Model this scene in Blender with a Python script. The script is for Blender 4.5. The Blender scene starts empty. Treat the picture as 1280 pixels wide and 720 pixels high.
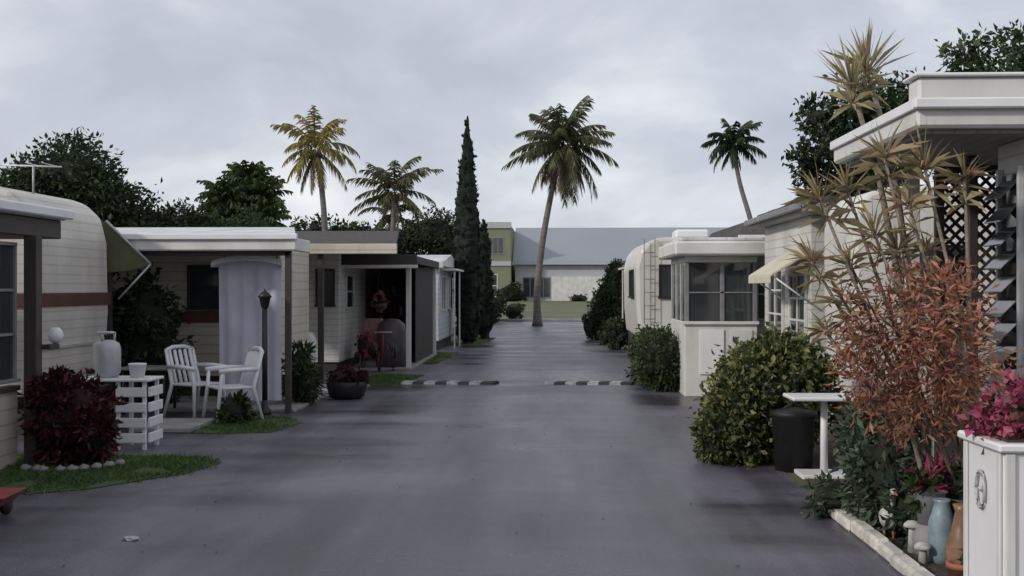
import bpy, math, random, bmesh
from mathutils import Vector, Matrix, noise
R = random.Random(11)
scene = bpy.context.scene
COL = scene.collection
scene.view_settings.view_transform = 'Standard'
scene.view_settings.look = 'None'
scene.view_settings.exposure = 0

# ------------------------------------------------------------------ materials
def new_mat(name):
    m = bpy.data.materials.new(name); m.use_nodes = True
    nt = m.node_tree
    return m, nt, nt.nodes, nt.links, nt.nodes['Principled BSDF']

def pmat(name, col, rough=0.6, var=0.18, nscale=3.0, bump=0.0, bscale=40.0, spec=0.4,
         siding=0.0, side_axis='Z', streak=0.0, metal=0.0, seam=.35):
    m, nt, N, L, b = new_mat(name)
    tc = N.new('ShaderNodeTexCoord')
    nz = N.new('ShaderNodeTexNoise'); nz.inputs['Scale'].default_value = nscale; nz.inputs['Detail'].default_value = 6
    L.new(tc.outputs['Object'], nz.inputs['Vector'])
    cr = N.new('ShaderNodeValToRGB')
    cr.color_ramp.elements[0].position = 0.3; cr.color_ramp.elements[1].position = 0.7
    lo = [c*(1-var) for c in col]; hi = [min(1, c*(1+var*0.6)) for c in col]
    cr.color_ramp.elements[0].color = (*lo, 1); cr.color_ramp.elements[1].color = (*hi, 1)
    L.new(nz.outputs['Fac'], cr.inputs['Fac'])
    out = cr.outputs['Color']
    if streak > 0:
        mp = N.new('ShaderNodeMapping'); mp.inputs['Scale'].default_value = (2.6, 2.6, 0.9)
        L.new(tc.outputs['Object'], mp.inputs['Vector'])
        n2 = N.new('ShaderNodeTexNoise'); n2.inputs['Scale'].default_value = 1.0; n2.inputs['Detail'].default_value = 7
        n2.inputs['Roughness'].default_value = .62
        L.new(mp.outputs['Vector'], n2.inputs['Vector'])
        r2 = N.new('ShaderNodeValToRGB'); r2.color_ramp.elements[0].position = 0.3; r2.color_ramp.elements[1].position = 0.6
        r2.color_ramp.elements[0].color = (0.5, 0.46, 0.38, 1); r2.color_ramp.elements[1].color = (1, 1, 1, 1)
        L.new(n2.outputs['Fac'], r2.inputs['Fac'])
        mx = N.new('ShaderNodeMixRGB'); mx.blend_type = 'MULTIPLY'; mx.inputs['Fac'].default_value = streak
        L.new(out, mx.inputs['Color1']); L.new(r2.outputs['Color'], mx.inputs['Color2'])
        out = mx.outputs['Color']
    last = None
    if siding > 0:
        sx = N.new('ShaderNodeSeparateXYZ'); L.new(tc.outputs['Object'], sx.inputs['Vector'])
        dv = N.new('ShaderNodeMath'); dv.operation = 'DIVIDE'; dv.inputs[1].default_value = siding
        L.new(sx.outputs[side_axis], dv.inputs[0])
        fr = N.new('ShaderNodeMath'); fr.operation = 'FRACT'; L.new(dv.outputs[0], fr.inputs[0])
        sm = N.new('ShaderNodeMapRange'); sm.inputs['From Min'].default_value = .80; sm.inputs['From Max'].default_value = .96
        sm.inputs['To Min'].default_value = 1; sm.inputs['To Max'].default_value = 1-seam
        L.new(fr.outputs[0], sm.inputs['Value'])
        vs = N.new('ShaderNodeVectorMath'); vs.operation = 'SCALE'
        L.new(out, vs.inputs[0]); L.new(sm.outputs['Result'], vs.inputs['Scale']); out = vs.outputs['Vector']
    L.new(out, b.inputs['Base Color'])
    b.inputs['Roughness'].default_value = rough
    b.inputs['Specular IOR Level'].default_value = spec
    b.inputs['Metallic'].default_value = metal
    if bump > 0:
        nb = N.new('ShaderNodeTexNoise'); nb.inputs['Scale'].default_value = bscale; nb.inputs['Detail'].default_value = 4
        L.new(tc.outputs['Object'], nb.inputs['Vector'])
        bp2 = N.new('ShaderNodeBump'); bp2.inputs['Strength'].default_value = bump; bp2.inputs['Distance'].default_value = 0.02
        L.new(nb.outputs['Fac'], bp2.inputs['Height']); last = bp2
    if last: L.new(last.outputs['Normal'], b.inputs['Normal'])
    return m

def leafmat(name, cols, rough=0.5, trans=0.25):
    m, nt, N, L, b = new_mat(name)
    g = N.new('ShaderNodeNewGeometry')
    cr = N.new('ShaderNodeValToRGB'); e = cr.color_ramp.elements
    e[0].position = 0; e[0].color = (*cols[0], 1)
    e[1].position = 1; e[1].color = (*cols[-1], 1)
    for i, c in enumerate(cols[1:-1]):
        q = e.new((i+1)/(len(cols)-1)); q.color = (*c, 1)
    L.new(g.outputs['Random Per Island'], cr.inputs['Fac'])
    tc = N.new('ShaderNodeTexCoord')
    nz = N.new('ShaderNodeTexNoise'); nz.inputs['Scale'].default_value = 1.6; nz.inputs['Detail'].default_value = 3
    L.new(tc.outputs['Object'], nz.inputs['Vector'])
    mr = N.new('ShaderNodeMapRange'); mr.inputs['From Min'].default_value = 0.3; mr.inputs['From Max'].default_value = 0.7
    mr.inputs['To Min'].default_value = 0.6; mr.inputs['To Max'].default_value = 1.3
    L.new(nz.outputs['Fac'], mr.inputs['Value'])
    mx = N.new('ShaderNodeVectorMath'); mx.operation = 'SCALE'
    L.new(cr.outputs['Color'], mx.inputs[0]); L.new(mr.outputs['Result'], mx.inputs['Scale'])
    L.new(mx.outputs['Vector'], b.inputs['Base Color'])
    b.inputs['Roughness'].default_value = rough
    b.inputs['Specular IOR Level'].default_value = 0.3
    tr = N.new('ShaderNodeBsdfTranslucent'); L.new(mx.outputs['Vector'], tr.inputs['Color'])
    ms = N.new('ShaderNodeMixShader'); ms.inputs['Fac'].default_value = trans
    L.new(b.outputs['BSDF'], ms.inputs[1]); L.new(tr.outputs['BSDF'], ms.inputs[2])
    L.new(ms.outputs['Shader'], N['Material Output'].inputs['Surface'])
    return m

M = {}
M['white'] = pmat('white_paint', (.62, .62, .61), .5, .12, 2, .05, 30, streak=.3)
M['whiteclean'] = pmat('white_plastic', (.68, .68, .70), .4, .06, 3)
M['sidingw'] = pmat('white_siding', (.60, .60, .58), .5, .12, 1.5, siding=.12, streak=.35)
M['sidingc'] = pmat('cream_siding', (.53, .49, .42), .5, .14, 1.5, siding=.14, streak=.35)
M['sidingg'] = pmat('bluegrey_siding', (.50, .54, .60), .5, .12, 1.5, siding=.14, streak=.3)
M['camper'] = pmat('camper_aluminium', (.56, .53, .49), .42, .12, 1.2, siding=.11, streak=.35, seam=.28)
M['camperw'] = pmat('camper_fibreglass', (.60, .59, .56), .35, .1, 1.2, streak=.3)
M['stripe'] = pmat('brown_stripe', (.085, .035, .028), .45, .2, 4)
M['roofw'] = pmat('white_roof_metal', (.60, .60, .63), .45, .2, 1.2, siding=.3, side_axis='X', streak=.4, seam=.2)
M['roofd'] = pmat('dark_shingle', (.06, .052, .052), .85, .35, 6, .5, 25)
M['soffit'] = pmat('soffit', (.30, .29, .28), .7, .12, 2, siding=.15, side_axis='X')
M['dark'] = pmat('dark_metal', (.022, .02, .02), .45, .2, 5)
M['brownpost'] = pmat('brown_trim', (.050, .040, .038), .6, .25, 5)
M['wood'] = pmat('brown_wood', (.20, .11, .065), .65, .3, 5, siding=.15, side_axis='X')
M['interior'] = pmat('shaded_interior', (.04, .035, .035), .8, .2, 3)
M['concrete'] = pmat('concrete', (.25, .24, .24), .85, .3, 3, .3, 60)
M['bumpw'] = pmat('worn_white_rubber', (.36, .36, .36), .85, .5, 12, .3, 60)
M['kerbw'] = pmat('painted_kerb', (.52, .50, .46), .8, .4, 6, .3, 50)
M['fabric'] = pmat('lilac_fabric', (.52, .51, .60), .85, .12, 3)
M['canvas'] = pmat('cream_canvas', (.54, .51, .42), .85, .15, 4)
M['olivecanvas'] = pmat('olive_canvas', (.14, .14, .08), .85, .2, 4)
M['olive'] = pmat('olive_stucco', (.19, .20, .14), .9, .12, .3)
M['warewall'] = pmat('warehouse_wall', (.40, .42, .45), .8, .08, .3, streak=.15)
M['wareroof'] = pmat('warehouse_roof', (.25, .27, .31), .7, .08, .1)
M['terra'] = pmat('terracotta', (.30, .12, .07), .8, .25, 9, .2, 40)
M['brownpot'] = pmat('glazed_brown', (.24, .14, .09), .35, .4, 9)
M['bluepot'] = pmat('glazed_blue', (.22, .29, .32), .25, .4, 9)
M['red'] = pmat('red_paint', (.24, .03, .03), .5, .3, 6)
M['pink'] = pmat('pink_fabric', (.38, .20, .21), .8, .25, 8)
M['cover'] = pmat('grey_vinyl_cover', (.10, .08, .09), .6, .35, 5)
M['maroon'] = pmat('maroon_cover', (.12, .04, .045), .7, .3, 8)
M['soil'] = pmat('soil_mulch', (.06, .05, .042), .95, .45, 14, .8, 50)
M['trunk'] = pmat('palm_bark', (.16, .145, .135), .9, .3, 3, .5, 12, siding=.22, seam=.3)
M['bark'] = pmat('bark', (.11, .085, .07), .9, .35, 8, .6, 20)
M['cane'] = pmat('pale_cane', (.22, .18, .15), .85, .3, 8, .4, 30, siding=.05, seam=.3)
M['galv'] = pmat('galvanised', (.40, .41, .42), .45, .2, 6, metal=.2)
M['greytrim'] = pmat('grey_trim', (.20, .20, .21), .5, .2, 6)
M['stone'] = pmat('white_stone', (.42, .42, .41), .8, .35, 20)
M['black'] = pmat('black_rubber', (.015, .015, .016), .6, .3, 10)
M['curtain'] = pmat('curtain', (.42, .41, .40), .9, .1, 5, siding=.09, side_axis='X', seam=.25)
m, nt, N, L, b = new_mat('window_glass')
b.inputs['Roughness'].default_value = .06
b.inputs['Specular IOR Level'].default_value = .8
tc = N.new('ShaderNodeTexCoord'); nz = N.new('ShaderNodeTexNoise'); nz.inputs['Scale'].default_value = 1.5
L.new(tc.outputs['Object'], nz.inputs['Vector'])
bp = N.new('ShaderNodeBump'); bp.inputs['Strength'].default_value = .15; bp.inputs['Distance'].default_value = .02
L.new(nz.outputs['Fac'], bp.inputs['Height']); L.new(bp.outputs['Normal'], b.inputs['Normal'])
cr = N.new('ShaderNodeValToRGB'); cr.color_ramp.elements[0].color = (.012, .015, .018, 1); cr.color_ramp.elements[1].color = (.06, .065, .07, 1)
L.new(nz.outputs['Fac'], cr.inputs['Fac']); L.new(cr.outputs['Color'], b.inputs['Base Color'])
M['glass'] = m

L_dark = leafmat('leaf_dark', [(.018, .033, .015), (.03, .050, .021), (.05, .075, .027)])
L_mid = leafmat('leaf_mid', [(.022, .042, .018), (.04, .065, .026), (.08, .105, .038)])
L_var = leafmat('leaf_variegated', [(.03, .048, .02), (.06, .08, .03), (.10, .115, .04), (.26, .24, .10)])
L_cyp = leafmat('leaf_cypress', [(.008, .017, .013), (.014, .026, .017), (.022, .036, .022)])
L_palm = leafmat('palm_leaf', [(.05, .065, .03), (.10, .11, .05), (.20, .18, .10)], .35, .3)
L_palmy = leafmat('palm_leaf_yellow', [(.13, .12, .04), (.26, .22, .07), (.42, .33, .12)], .4, .35)
L_dead = leafmat('palm_leaf_dead', [(.14, .11, .08), (.26, .22, .17), (.12, .10, .08)], .8, .2)
L_red = leafmat('leaf_maroon', [(.020, .006, .010), (.045, .010, .014), (.085, .016, .024)])
L_salmon = leafmat('leaf_salmon', [(.20, .07, .05), (.38, .15, .10), (.48, .25, .17), (.24, .15, .09)], .6, .35)
L_drac = leafmat('leaf_dracaena', [(.16, .14, .08), (.32, .27, .15), (.44, .37, .22), (.30, .17, .11)], .5, .35)
L_dractan = leafmat('leaf_dracaena_tan', [(.20, .17, .10), (.34, .29, .17), (.44, .39, .24)], .5, .35)
L_purple = leafmat('leaf_purple', [(.12, .02, .05), (.33, .05, .11), (.46, .12, .19), (.14, .05, .05)], .5, .3)
L_grass = leafmat('grass_blade', [(.035, .07, .018), (.06, .11, .025), (.10, .15, .04)], .6, .3)
L_blue = leafmat('leaf_bluegreen', [(.03, .05, .035), (.06, .085, .06), (.12, .145, .10)])
L_pgreen = leafmat('palm_leaf_green', [(.035, .06, .025), (.06, .095, .033), (.11, .14, .05)], .4, .3)
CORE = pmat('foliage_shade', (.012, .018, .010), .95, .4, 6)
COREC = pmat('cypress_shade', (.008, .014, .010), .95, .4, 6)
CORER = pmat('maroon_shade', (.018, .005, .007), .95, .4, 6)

# asphalt
m, nt, N, L, b = new_mat('asphalt')
tc = N.new('ShaderNodeTexCoord')
def noise_node(sc, det, vec, ro=.5):
    n = N.new('ShaderNodeTexNoise'); n.inputs['Scale'].default_value = sc; n.inputs['Detail'].default_value = det
    n.inputs['Roughness'].default_value = ro
    L.new(vec, n.inputs['Vector']); return n
mp = N.new('ShaderNodeMapping'); mp.inputs['Scale'].default_value = (1.7, .16, 1)
L.new(tc.outputs['Object'], mp.inputs['Vector'])
n1 = noise_node(.9, 6, mp.outputs['Vector'], .6)
mpb = N.new('ShaderNodeMapping'); mpb.inputs['Scale'].default_value = (.28, .62, 1); mpb.inputs['Location'].default_value = (3.3, 1.2, 0)
L.new(tc.outputs['Object'], mpb.inputs['Vector'])
n2 = noise_node(1.0, 7, mpb.outputs['Vector'], .58)
n3 = noise_node(60, 3, tc.outputs['Object'])
mx1 = N.new('ShaderNodeMath'); mx1.operation = 'MULTIPLY_ADD'; mx1.inputs[1].default_value = 1.35
L.new(n2.outputs['Fac'], mx1.inputs[0]); L.new(n1.outputs['Fac'], mx1.inputs[2])
hf = N.new('ShaderNodeMath'); hf.operation = 'MULTIPLY'; hf.inputs[1].default_value = 1/2.35
L.new(mx1.outputs[0], hf.inputs[0])
cr = N.new('ShaderNodeValToRGB'); e = cr.color_ramp.elements
e[0].position = .42; e[0].color = (.030, .028, .038, 1); e[1].position = .57; e[1].color = (.108, .102, .126, 1)
q = e.new(.49); q.color = (.062, .059, .074, 1)
L.new(hf.outputs[0], cr.inputs['Fac'])
sp = N.new('ShaderNodeMapRange'); sp.inputs['From Min'].default_value = .3; sp.inputs['From Max'].default_value = .7
sp.inputs['To Min'].default_value = .75; sp.inputs['To Max'].default_value = 1.25
L.new(n3.outputs['Fac'], sp.inputs['Value'])
vm = N.new('ShaderNodeVectorMath'); vm.operation = 'SCALE'
L.new(cr.outputs['Color'], vm.inputs[0]); L.new(sp.outputs['Result'], vm.inputs['Scale'])
L.new(vm.outputs['Vector'], b.inputs['Base Color'])
rr = N.new('ShaderNodeMapRange'); rr.inputs['From Min'].default_value = .38; rr.inputs['From Max'].default_value = .62
rr.inputs['To Min'].default_value = .26; rr.inputs['To Max'].default_value = .52
L.new(n2.outputs['Fac'], rr.inputs['Value']); L.new(rr.outputs['Result'], b.inputs['Roughness'])
b.inputs['Specular IOR Level'].default_value = .5
bp = N.new('ShaderNodeBump'); bp.inputs['Strength'].default_value = .25; bp.inputs['Distance'].default_value = .01
L.new(n3.outputs['Fac'], bp.inputs['Height']); L.new(bp.outputs['Normal'], b.inputs['Normal'])
M['asphalt'] = m
M['ground'] = pmat('dry_ground', (.085, .085, .05), .95, .4, 1.2, .5, 20)
M['grass'] = pmat('grass_ground', (.05, .08, .025), .95, .4, 2.5, .7, 40)
M['field'] = pmat('field_grass', (.11, .12, .065), .95, .4, .25, .5, 8)

# ------------------------------------------------------------------ geometry helpers
def obj(name, V, F, mats, mi=None, parent=None, smooth=False):
    me = bpy.data.meshes.new(name)
    me.from_pydata([tuple(v) for v in V], [], F)
    for mt in (mats if isinstance(mats, (list, tuple)) else [mats]): me.materials.append(mt)
    if mi: me.polygons.foreach_set('material_index', mi)
    if smooth: me.polygons.foreach_set('use_smooth', [True]*len(me.polygons))
    me.update()
    o = bpy.data.objects.new(name, me); COL.objects.link(o)
    if parent: o.parent = parent
    return o

def empty(name, loc=(0, 0, 0), rz=0):
    e = bpy.data.objects.new(name, None); COL.objects.link(e)
    e.location = loc; e.rotation_euler = (0, 0, rz); e.empty_display_size = .3
    return e

def bev(o, w, seg=2):
    bm = bmesh.new(); bm.from_mesh(o.data)
    bmesh.ops.bevel(bm, geom=bm.edges[:], offset=w, segments=seg, affect='EDGES', profile=.5)
    bm.to_mesh(o.data); bm.free(); return o

def box(parent, name, x0, x1, y0, y1, z0, z1, mat, bevel=.006):
    V = [(x0, y0, z0), (x1, y0, z0), (x1, y1, z0), (x0, y1, z0), (x0, y0, z1), (x1, y0, z1), (x1, y1, z1), (x0, y1, z1)]
    F = [(0, 3, 2, 1), (4, 5, 6, 7), (0, 1, 5, 4), (1, 2, 6, 5), (2, 3, 7, 6), (3, 0, 4, 7)]
    o = obj(name, V, F, mat, parent=parent)
    if bevel: bev(o, min(bevel, .3*min(abs(x1-x0), abs(y1-y0), abs(z1-z0))), 1)
    return o

def hexa(parent, name, pts, mat):
    F = [(0, 3, 2, 1), (4, 5, 6, 7), (0, 1, 5, 4), (1, 2, 6, 5), (2, 3, 7, 6), (3, 0, 4, 7)]
    return bev(obj(name, pts, F, mat, parent=parent), .005, 1)

def tube(parent, name, pts, rad, mat, seg=10, smooth=True):
    pts = [Vector(p) for p in pts]
    if not isinstance(rad, (list, tuple)): rad = [rad]*len(pts)
    V = []; F = []
    for i, p in enumerate(pts):
        d = (pts[min(i+1, len(pts)-1)]-pts[max(i-1, 0)]).normalized()
        a = d.orthogonal().normalized() if abs(d.z) < .9 else Vector((1, 0, 0)).cross(d).normalized()
        c = d.cross(a).normalized()
        for s in range(seg):
            t = 2*math.pi*s/seg
            V.append(p+(a*math.cos(t)+c*math.sin(t))*rad[i])
    for i in range(len(pts)-1):
        for s in range(seg):
            a0 = i*seg+s; a1 = i*seg+(s+1) % seg
            F.append((a0, a1, a1+seg, a0+seg))
    F.append(tuple(range(seg-1, -1, -1))); F.append(tuple(range((len(pts)-1)*seg, len(pts)*seg)))
    return obj(name, V, F, mat, parent=parent, smooth=smooth)

def lathe(parent, name, c, prof, mat, seg=20):
    V = []; F = []
    for r, z in prof:
        for s in range(seg):
            t = 2*math.pi*s/seg
            V.append((c[0]+r*math.cos(t), c[1]+r*math.sin(t), c[2]+z))
    for i in range(len(prof)-1):
        for s in range(seg):
            a0 = i*seg+s; a1 = i*seg+(s+1) % seg
            F.append((a0, a1, a1+seg, a0+seg))
    F.append(tuple(range(seg-1, -1, -1))); F.append(tuple(range((len(prof)-1)*seg, len(prof)*seg)))
    return obj(name, V, F, mat, parent=parent, smooth=True)

def prism_y(parent, name, prof, y0, y1, mat, bevel=.04):
    n = len(prof)
    V = [(x, y0, z) for x, z in prof]+[(x, y1, z) for x, z in prof]
    F = [tuple(range(n)), tuple(range(2*n-1, n-1, -1))]
    for i in range(n):
        j = (i+1) % n; F.append((i, i+n, j+n, j))
    o = obj(name, V, F, mat, parent=parent)
    if bevel: bev(o, bevel, 2)
    return o

def window(parent, ax, c, a0, a1, z0, z1, nx=2, nz=1, frame=None, sgn=-1, curtain=False, fw=.035):
    frame = frame or M['whiteclean']
    def bx(n, u0, u1, w0, w1, d0, d1, mt):
        lo, hi = sorted((c+sgn*d0, c+sgn*d1))
        if ax == 'y': box(parent, n, u0, u1, lo, hi, w0, w1, mt, .003)
        else: box(parent, n, lo, hi, u0, u1, w0, w1, mt, .003)
    bx('window_glass', a0, a1, z0, z1, .003, .015, M['glass'])
    if curtain:
        bx('window_blind', a0+.02, a1-.02, z1-(z1-z0)*.35, z1-.01, .016, .02, M['curtain'])
    bx('window_frame', a0-fw, a1+fw, z1, z1+fw, .001, .045, frame)
    bx('window_sill', a0-fw-.02, a1+fw+.02, z0-fw, z0, .001, .065, frame)
    bx('window_frame', a0-fw, a0, z0+.001, z1-.001, .001, .04, frame)
    bx('window_frame', a1, a1+fw, z0+.001, z1-.001, .001, .04, frame)
    mw = max(.014, fw*.4)
    for i in range(1, nx):
        u = a0+(a1-a0)*i/nx; bx('mullion', u-mw, u+mw, z0+.001, z1-.001, .0155, .035, frame)
    for i in range(1, nz):
        w = z0+(z1-z0)*i/nz; bx('transom', a0+.001, a1-.001, w-mw, w+mw, .0155, .032, frame)

def ico(c, r, sub=3, amp=.18, fr=1.6):
    bm = bmesh.new(); bmesh.ops.create_icosphere(bm, subdivisions=sub, radius=1)
    V = []
    for v in bm.verts:
        k = 1+amp*noise.noise(v.co*fr+Vector(c))*2
        V.append(Vector((c[0]+v.co.x*r[0]*k, c[1]+v.co.y*r[1]*k, c[2]+v.co.z*r[2]*k)))
    F = [tuple(v.index for v in f.verts) for f in bm.faces]
    bm.free(); return V, F

def g1(s=1.0): return max(-1.7, min(1.7, R.gauss(0, 1)))*s

def foliage(name, blobs, n, size, mat, core=CORE, parent=None, elong=2.0, corek=.8, clump=18, spread=.22, droop=.25, zmin=0.02):
    V = []; F = []; mi = []
    vol = [b[1][0]*b[1][1]+b[1][1]*b[1][2]+b[1][0]*b[1][2] for b in blobs]
    tot = sum(vol)
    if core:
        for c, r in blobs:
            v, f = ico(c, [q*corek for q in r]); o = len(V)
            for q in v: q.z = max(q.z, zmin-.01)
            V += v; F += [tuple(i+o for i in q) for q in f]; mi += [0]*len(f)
    for (c, r), vv in zip(blobs, vol):
        c = Vector(c); nn = int(n*vv/tot)
        ncl = max(3, nn//clump)
        for k in range(ncl):
            d = Vector((R.gauss(0, 1), R.gauss(0, 1), R.gauss(0, 1))).normalized()
            rad = R.uniform(.72, 1.0)*(1+.28*noise.noise(d*1.8+c))
            cc = c+Vector((d.x*r[0], d.y*r[1], d.z*r[2]))*rad
            sr = spread*(r[0]+r[1]+r[2])/3*R.uniform(.6, 1.3)
            for j in range(clump):
                p = cc+Vector((g1(), g1(), g1()))*sr*.6
                if p.z < zmin: p.z = zmin+R.random()*.1
                dr = (d*1.0+Vector((R.gauss(0, .8), R.gauss(0, .8), R.gauss(0, .8)-droop))).normalized()
                sd = dr.cross(Vector((R.gauss(0, 1), R.gauss(0, 1), R.gauss(0, 1)))).normalized()
                s = size*R.uniform(.6, 1.3); w = s/elong*.5
                up = dr.cross(sd)*s*.12
                o = len(V)
                V += [p, p+dr*s*.45+sd*w+up, p+dr*s, p+dr*s*.45-sd*w+up]
                F.append((o, o+1, o+2, o+3)); mi.append(1)
    return obj(name, V, F, [core or CORE, mat], mi, parent=parent)

def bush(name, blobs, n, size, mat, **k):
    e = empty(name); foliage('foliage', blobs, n, size, mat, parent=e, **k)
    c = blobs[0][0]
    for i in range(4):
        tube(e, 'stem', [(c[0]+R.uniform(-.05, .05), c[1]+R.uniform(-.05, .05), -.02), (c[0]+R.uniform(-.3, .3)*blobs[0][1][0], c[1]+R.uniform(-.3, .3)*blobs[0][1][1], c[2])], [.02, .01], M['bark'], 6)
    return e

def tree(name, base, blobs, n, size, mat, tr=.18, core=None, **k):
    e = empty(name)
    top = Vector(blobs[0][0]); base = Vector(base)
    fork = base.lerp(top, .55); fork.x = base.x+(top.x-base.x)*.3
    tube(e, 'trunk', [base-Vector((0, 0, .1)), base.lerp(fork, .5)+Vector((.1, 0, 0)), fork], [tr*1.2, tr, tr*.8], M['bark'])
    for c, r in blobs:
        c = Vector(c); mid = fork.lerp(c, .5)+Vector((0, 0, .15))
        tube(e, 'limb', [fork, mid, c], [tr*.55, tr*.35, tr*.12], M['bark'], 7)
        for q in range(4):
            d = Vector((R.uniform(-1, 1)*r[0], R.uniform(-1, 1)*r[1], R.uniform(-.4, 1)*r[2]))
            tube(e, 'twig', [mid.lerp(c, .6), c+d*.5, c+d*.95], [tr*.15, tr*.09, tr*.03], M['bark'], 5)
    foliage('foliage', blobs, n, size, mat, core=core, parent=e, **k)
    return e

def frond(V, F, c, az, el, Ln, droop, lw, ll, nl=26, sag=.5, seg=8):
    p = Vector(c); pts = [p.copy()]; dirs = []
    h = Vector((math.cos(az), math.sin(az), 0))
    for i in range(seg):
        t = (i+.5)/seg; a = el-droop*t**1.3
        d = h*math.cos(a)+Vector((0, 0, math.sin(a))); dirs.append(d)
        p = p+d*Ln/seg; pts.append(p.copy())
    side = Vector((-h.y, h.x, 0))
    for i in range(seg):
        w = .03*(1-i/seg)+.008; o = len(V)
        V += [pts[i]-side*w, pts[i]+side*w, pts[i+1]+side*w*.8, pts[i+1]-side*w*.8]; F.append((o, o+1, o+2, o+3))
    for j in range(nl):
        t = .12+.88*(j+R.random()*.6)/nl
        k = min(int(t*seg), seg-1); q = pts[k].lerp(pts[k+1], t*seg-k) if t < 1 else pts[-1]
        l = ll*(math.sin(math.pi*min(1, .15+t*.8))**.6)*R.uniform(.75, 1.1)
        for s in (-1, 1):
            if R.random() < .08: continue
            d = (side*s*.75+dirs[k]*(.5+t*.6)+Vector((0, 0, -sag*R.uniform(.4, 1.6)))).normalized()
            o = len(V); b = dirs[k]*lw*.5
            mid = q+d*l*.5+Vector((0, 0, -.02*l)); tip = q+d*l+Vector((0, 0, -sag*l*.35))
            V += [q-b, q+b, mid+b*1.1, tip, mid-b*1.1]; F.append((o, o+1, o+2, o+3, o+4))

def palm(name, trunk, r, L1, mat, nfr=26, ll=.5, lw=.07, dead=6, lo=-.5, droop=1.5, deadmat=None, nl=26, nuts=5, sag=.5):
    e = empty(name)
    n = len(trunk)
    P = [Vector(p) for p in trunk]; pts = []
    for i in range(n-1):
        p0, p1, p2, p3 = P[max(i-1, 0)], P[i], P[i+1], P[min(i+2, n-1)]
        for s in range(5):
            t = s/5
            pts.append(.5*((2*p1)+(p2-p0)*t+(2*p0-5*p1+4*p2-p3)*t*t+(3*p1-p0-3*p2+p3)*t**3))
    pts.append(P[-1]); m = len(pts)
    tube(e, 'trunk', pts, [r*(1-.42*i/(m-1)+(.5*max(0, 1-i/2.5))) for i in range(m)], M['trunk'], 12)
    c = Vector(trunk[-1])
    V = []; F = []
    for i in range(nfr):
        az = i*2.39996+R.uniform(-.25, .25); q = i/nfr
        el = 1.4-(1.4-lo)*q+R.uniform(-.15, .15)
        frond(V, F, c+Vector((0, 0, .15*(1-q))), az, el, L1*R.uniform(.78, 1.1)*(.82+.18*min(1, q*3)), droop*R.uniform(.6, 1.15), lw, ll*R.uniform(.85, 1.1), nl=nl, sag=sag)
    obj('fronds', V, F, mat, parent=e)
    if dead:
        V = []; F = []
        for i in range(dead):
            frond(V, F, c-Vector((0, 0, .1)), i*2.4+R.random(), -.75-R.random()*.5, L1*R.uniform(.6, .85), .6, lw, ll*.7, sag=1.3, nl=nl)
        obj('dead_fronds', V, F, deadmat or L_dead, parent=e)
    for i in range(nuts):
        a = i*1.3; nut = ico((c.x+.17*math.cos(a), c.y+.17*math.sin(a), c.z-.18), (.11, .11, .13), 2, 0)
        obj('coconut', nut[0], nut[1], M['brownpost'], parent=e, smooth=True)
    return e

def rosette(V, F, c, axis, n, Ln, w, spread=1.2, arch=.5):
    axis = Vector(axis).normalized(); a = axis.orthogonal().normalized(); b2 = axis.cross(a)
    for i in range(n):
        t = 2.4*i+R.uniform(-.3, .3); s = spread*(i/n)**.7*R.uniform(.8, 1.15)
        d = (axis*math.cos(s)+(a*math.cos(t)+b2*math.sin(t))*math.sin(s)).normalized()
        l = Ln*R.uniform(.7, 1.15)
        sd = d.cross(axis+Vector((.01, .02, 0))).normalized()
        p0 = Vector(c)+axis*R.uniform(-.05, .03); p1 = p0+d*l*.5; p2 = p1+(d+Vector((0, 0, -arch*R.uniform(.2, 1.3)))).normalized()*l*.5
        o = len(V)
        V += [p0-sd*w*.4, p0+sd*w*.4, p1+sd*w*.6, p2, p1-sd*w*.6]; F.append((o, o+1, o+2, o+3, o+4))

# ------------------------------------------------------------------ ground
def sheet(name, pts, z, mat, parent=None):
    return obj(name, [(x, y, z) for x, y in pts], [tuple(range(len(pts)))], mat, parent=parent)
sheet('ground', [(-1500, -60), (1500, -60), (1500, 2500), (-1500, 2500)], 0, M['ground'])
sheet('asphalt_road', [(-14, -20), (2.12, -20), (2.12, 9), (2.3, 20), (2.0, 30), (1.9, 52), (30, 52), (30, 57), (-30, 57), (-30, 52), (-14, 52)], .004, M['asphalt'])
sheet('grass_field', [(-200, 57.5), (200, 57.5), (200, 147), (-200, 147)], .006, M['field'])
k = empty('concrete_kerb'); box(k, 'kerb_far', -30, 30, 57.05, 57.4, 0, .12, M['concrete'], .02)

def lawn(name, pts, n, h=.05):
    e = empty(name); sheet('turf', pts, .010, M['grass'], e)
    xs = [p[0] for p in pts]; ys = [p[1] for p in pts]
    def inside(x, y):
        c = False; j = len(pts)-1
        for i in range(len(pts)):
            if (pts[i][1] > y) != (pts[j][1] > y) and x < (pts[j][0]-pts[i][0])*(y-pts[i][1])/(pts[j][1]-pts[i][1])+pts[i][0]: c = not c
            j = i
        return c
    V = []; F = []
    for i in range(n):
        x = R.uniform(min(xs)-.05, max(xs)+.05); y = R.uniform(min(ys)-.05, max(ys)+.05)
        if not inside(x+R.gauss(0, .05), y+R.gauss(0, .05)): continue
        if noise.noise(Vector((x*2.5, y*2.5, 0))) < -.28: continue
        a = R.uniform(0, 6.28); w = .006; hh = h*R.uniform(.4, 1.2)
        o = len(V); dx, dy = math.cos(a)*w, math.sin(a)*w
        V += [(x-dx, y-dy, .005), (x+dx, y+dy, .005), (x+R.gauss(0, .03), y+R.gauss(0, .03), hh)]; F.append((o, o+1, o+2))
    obj('blades', V, F, L_grass, parent=e)
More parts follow.
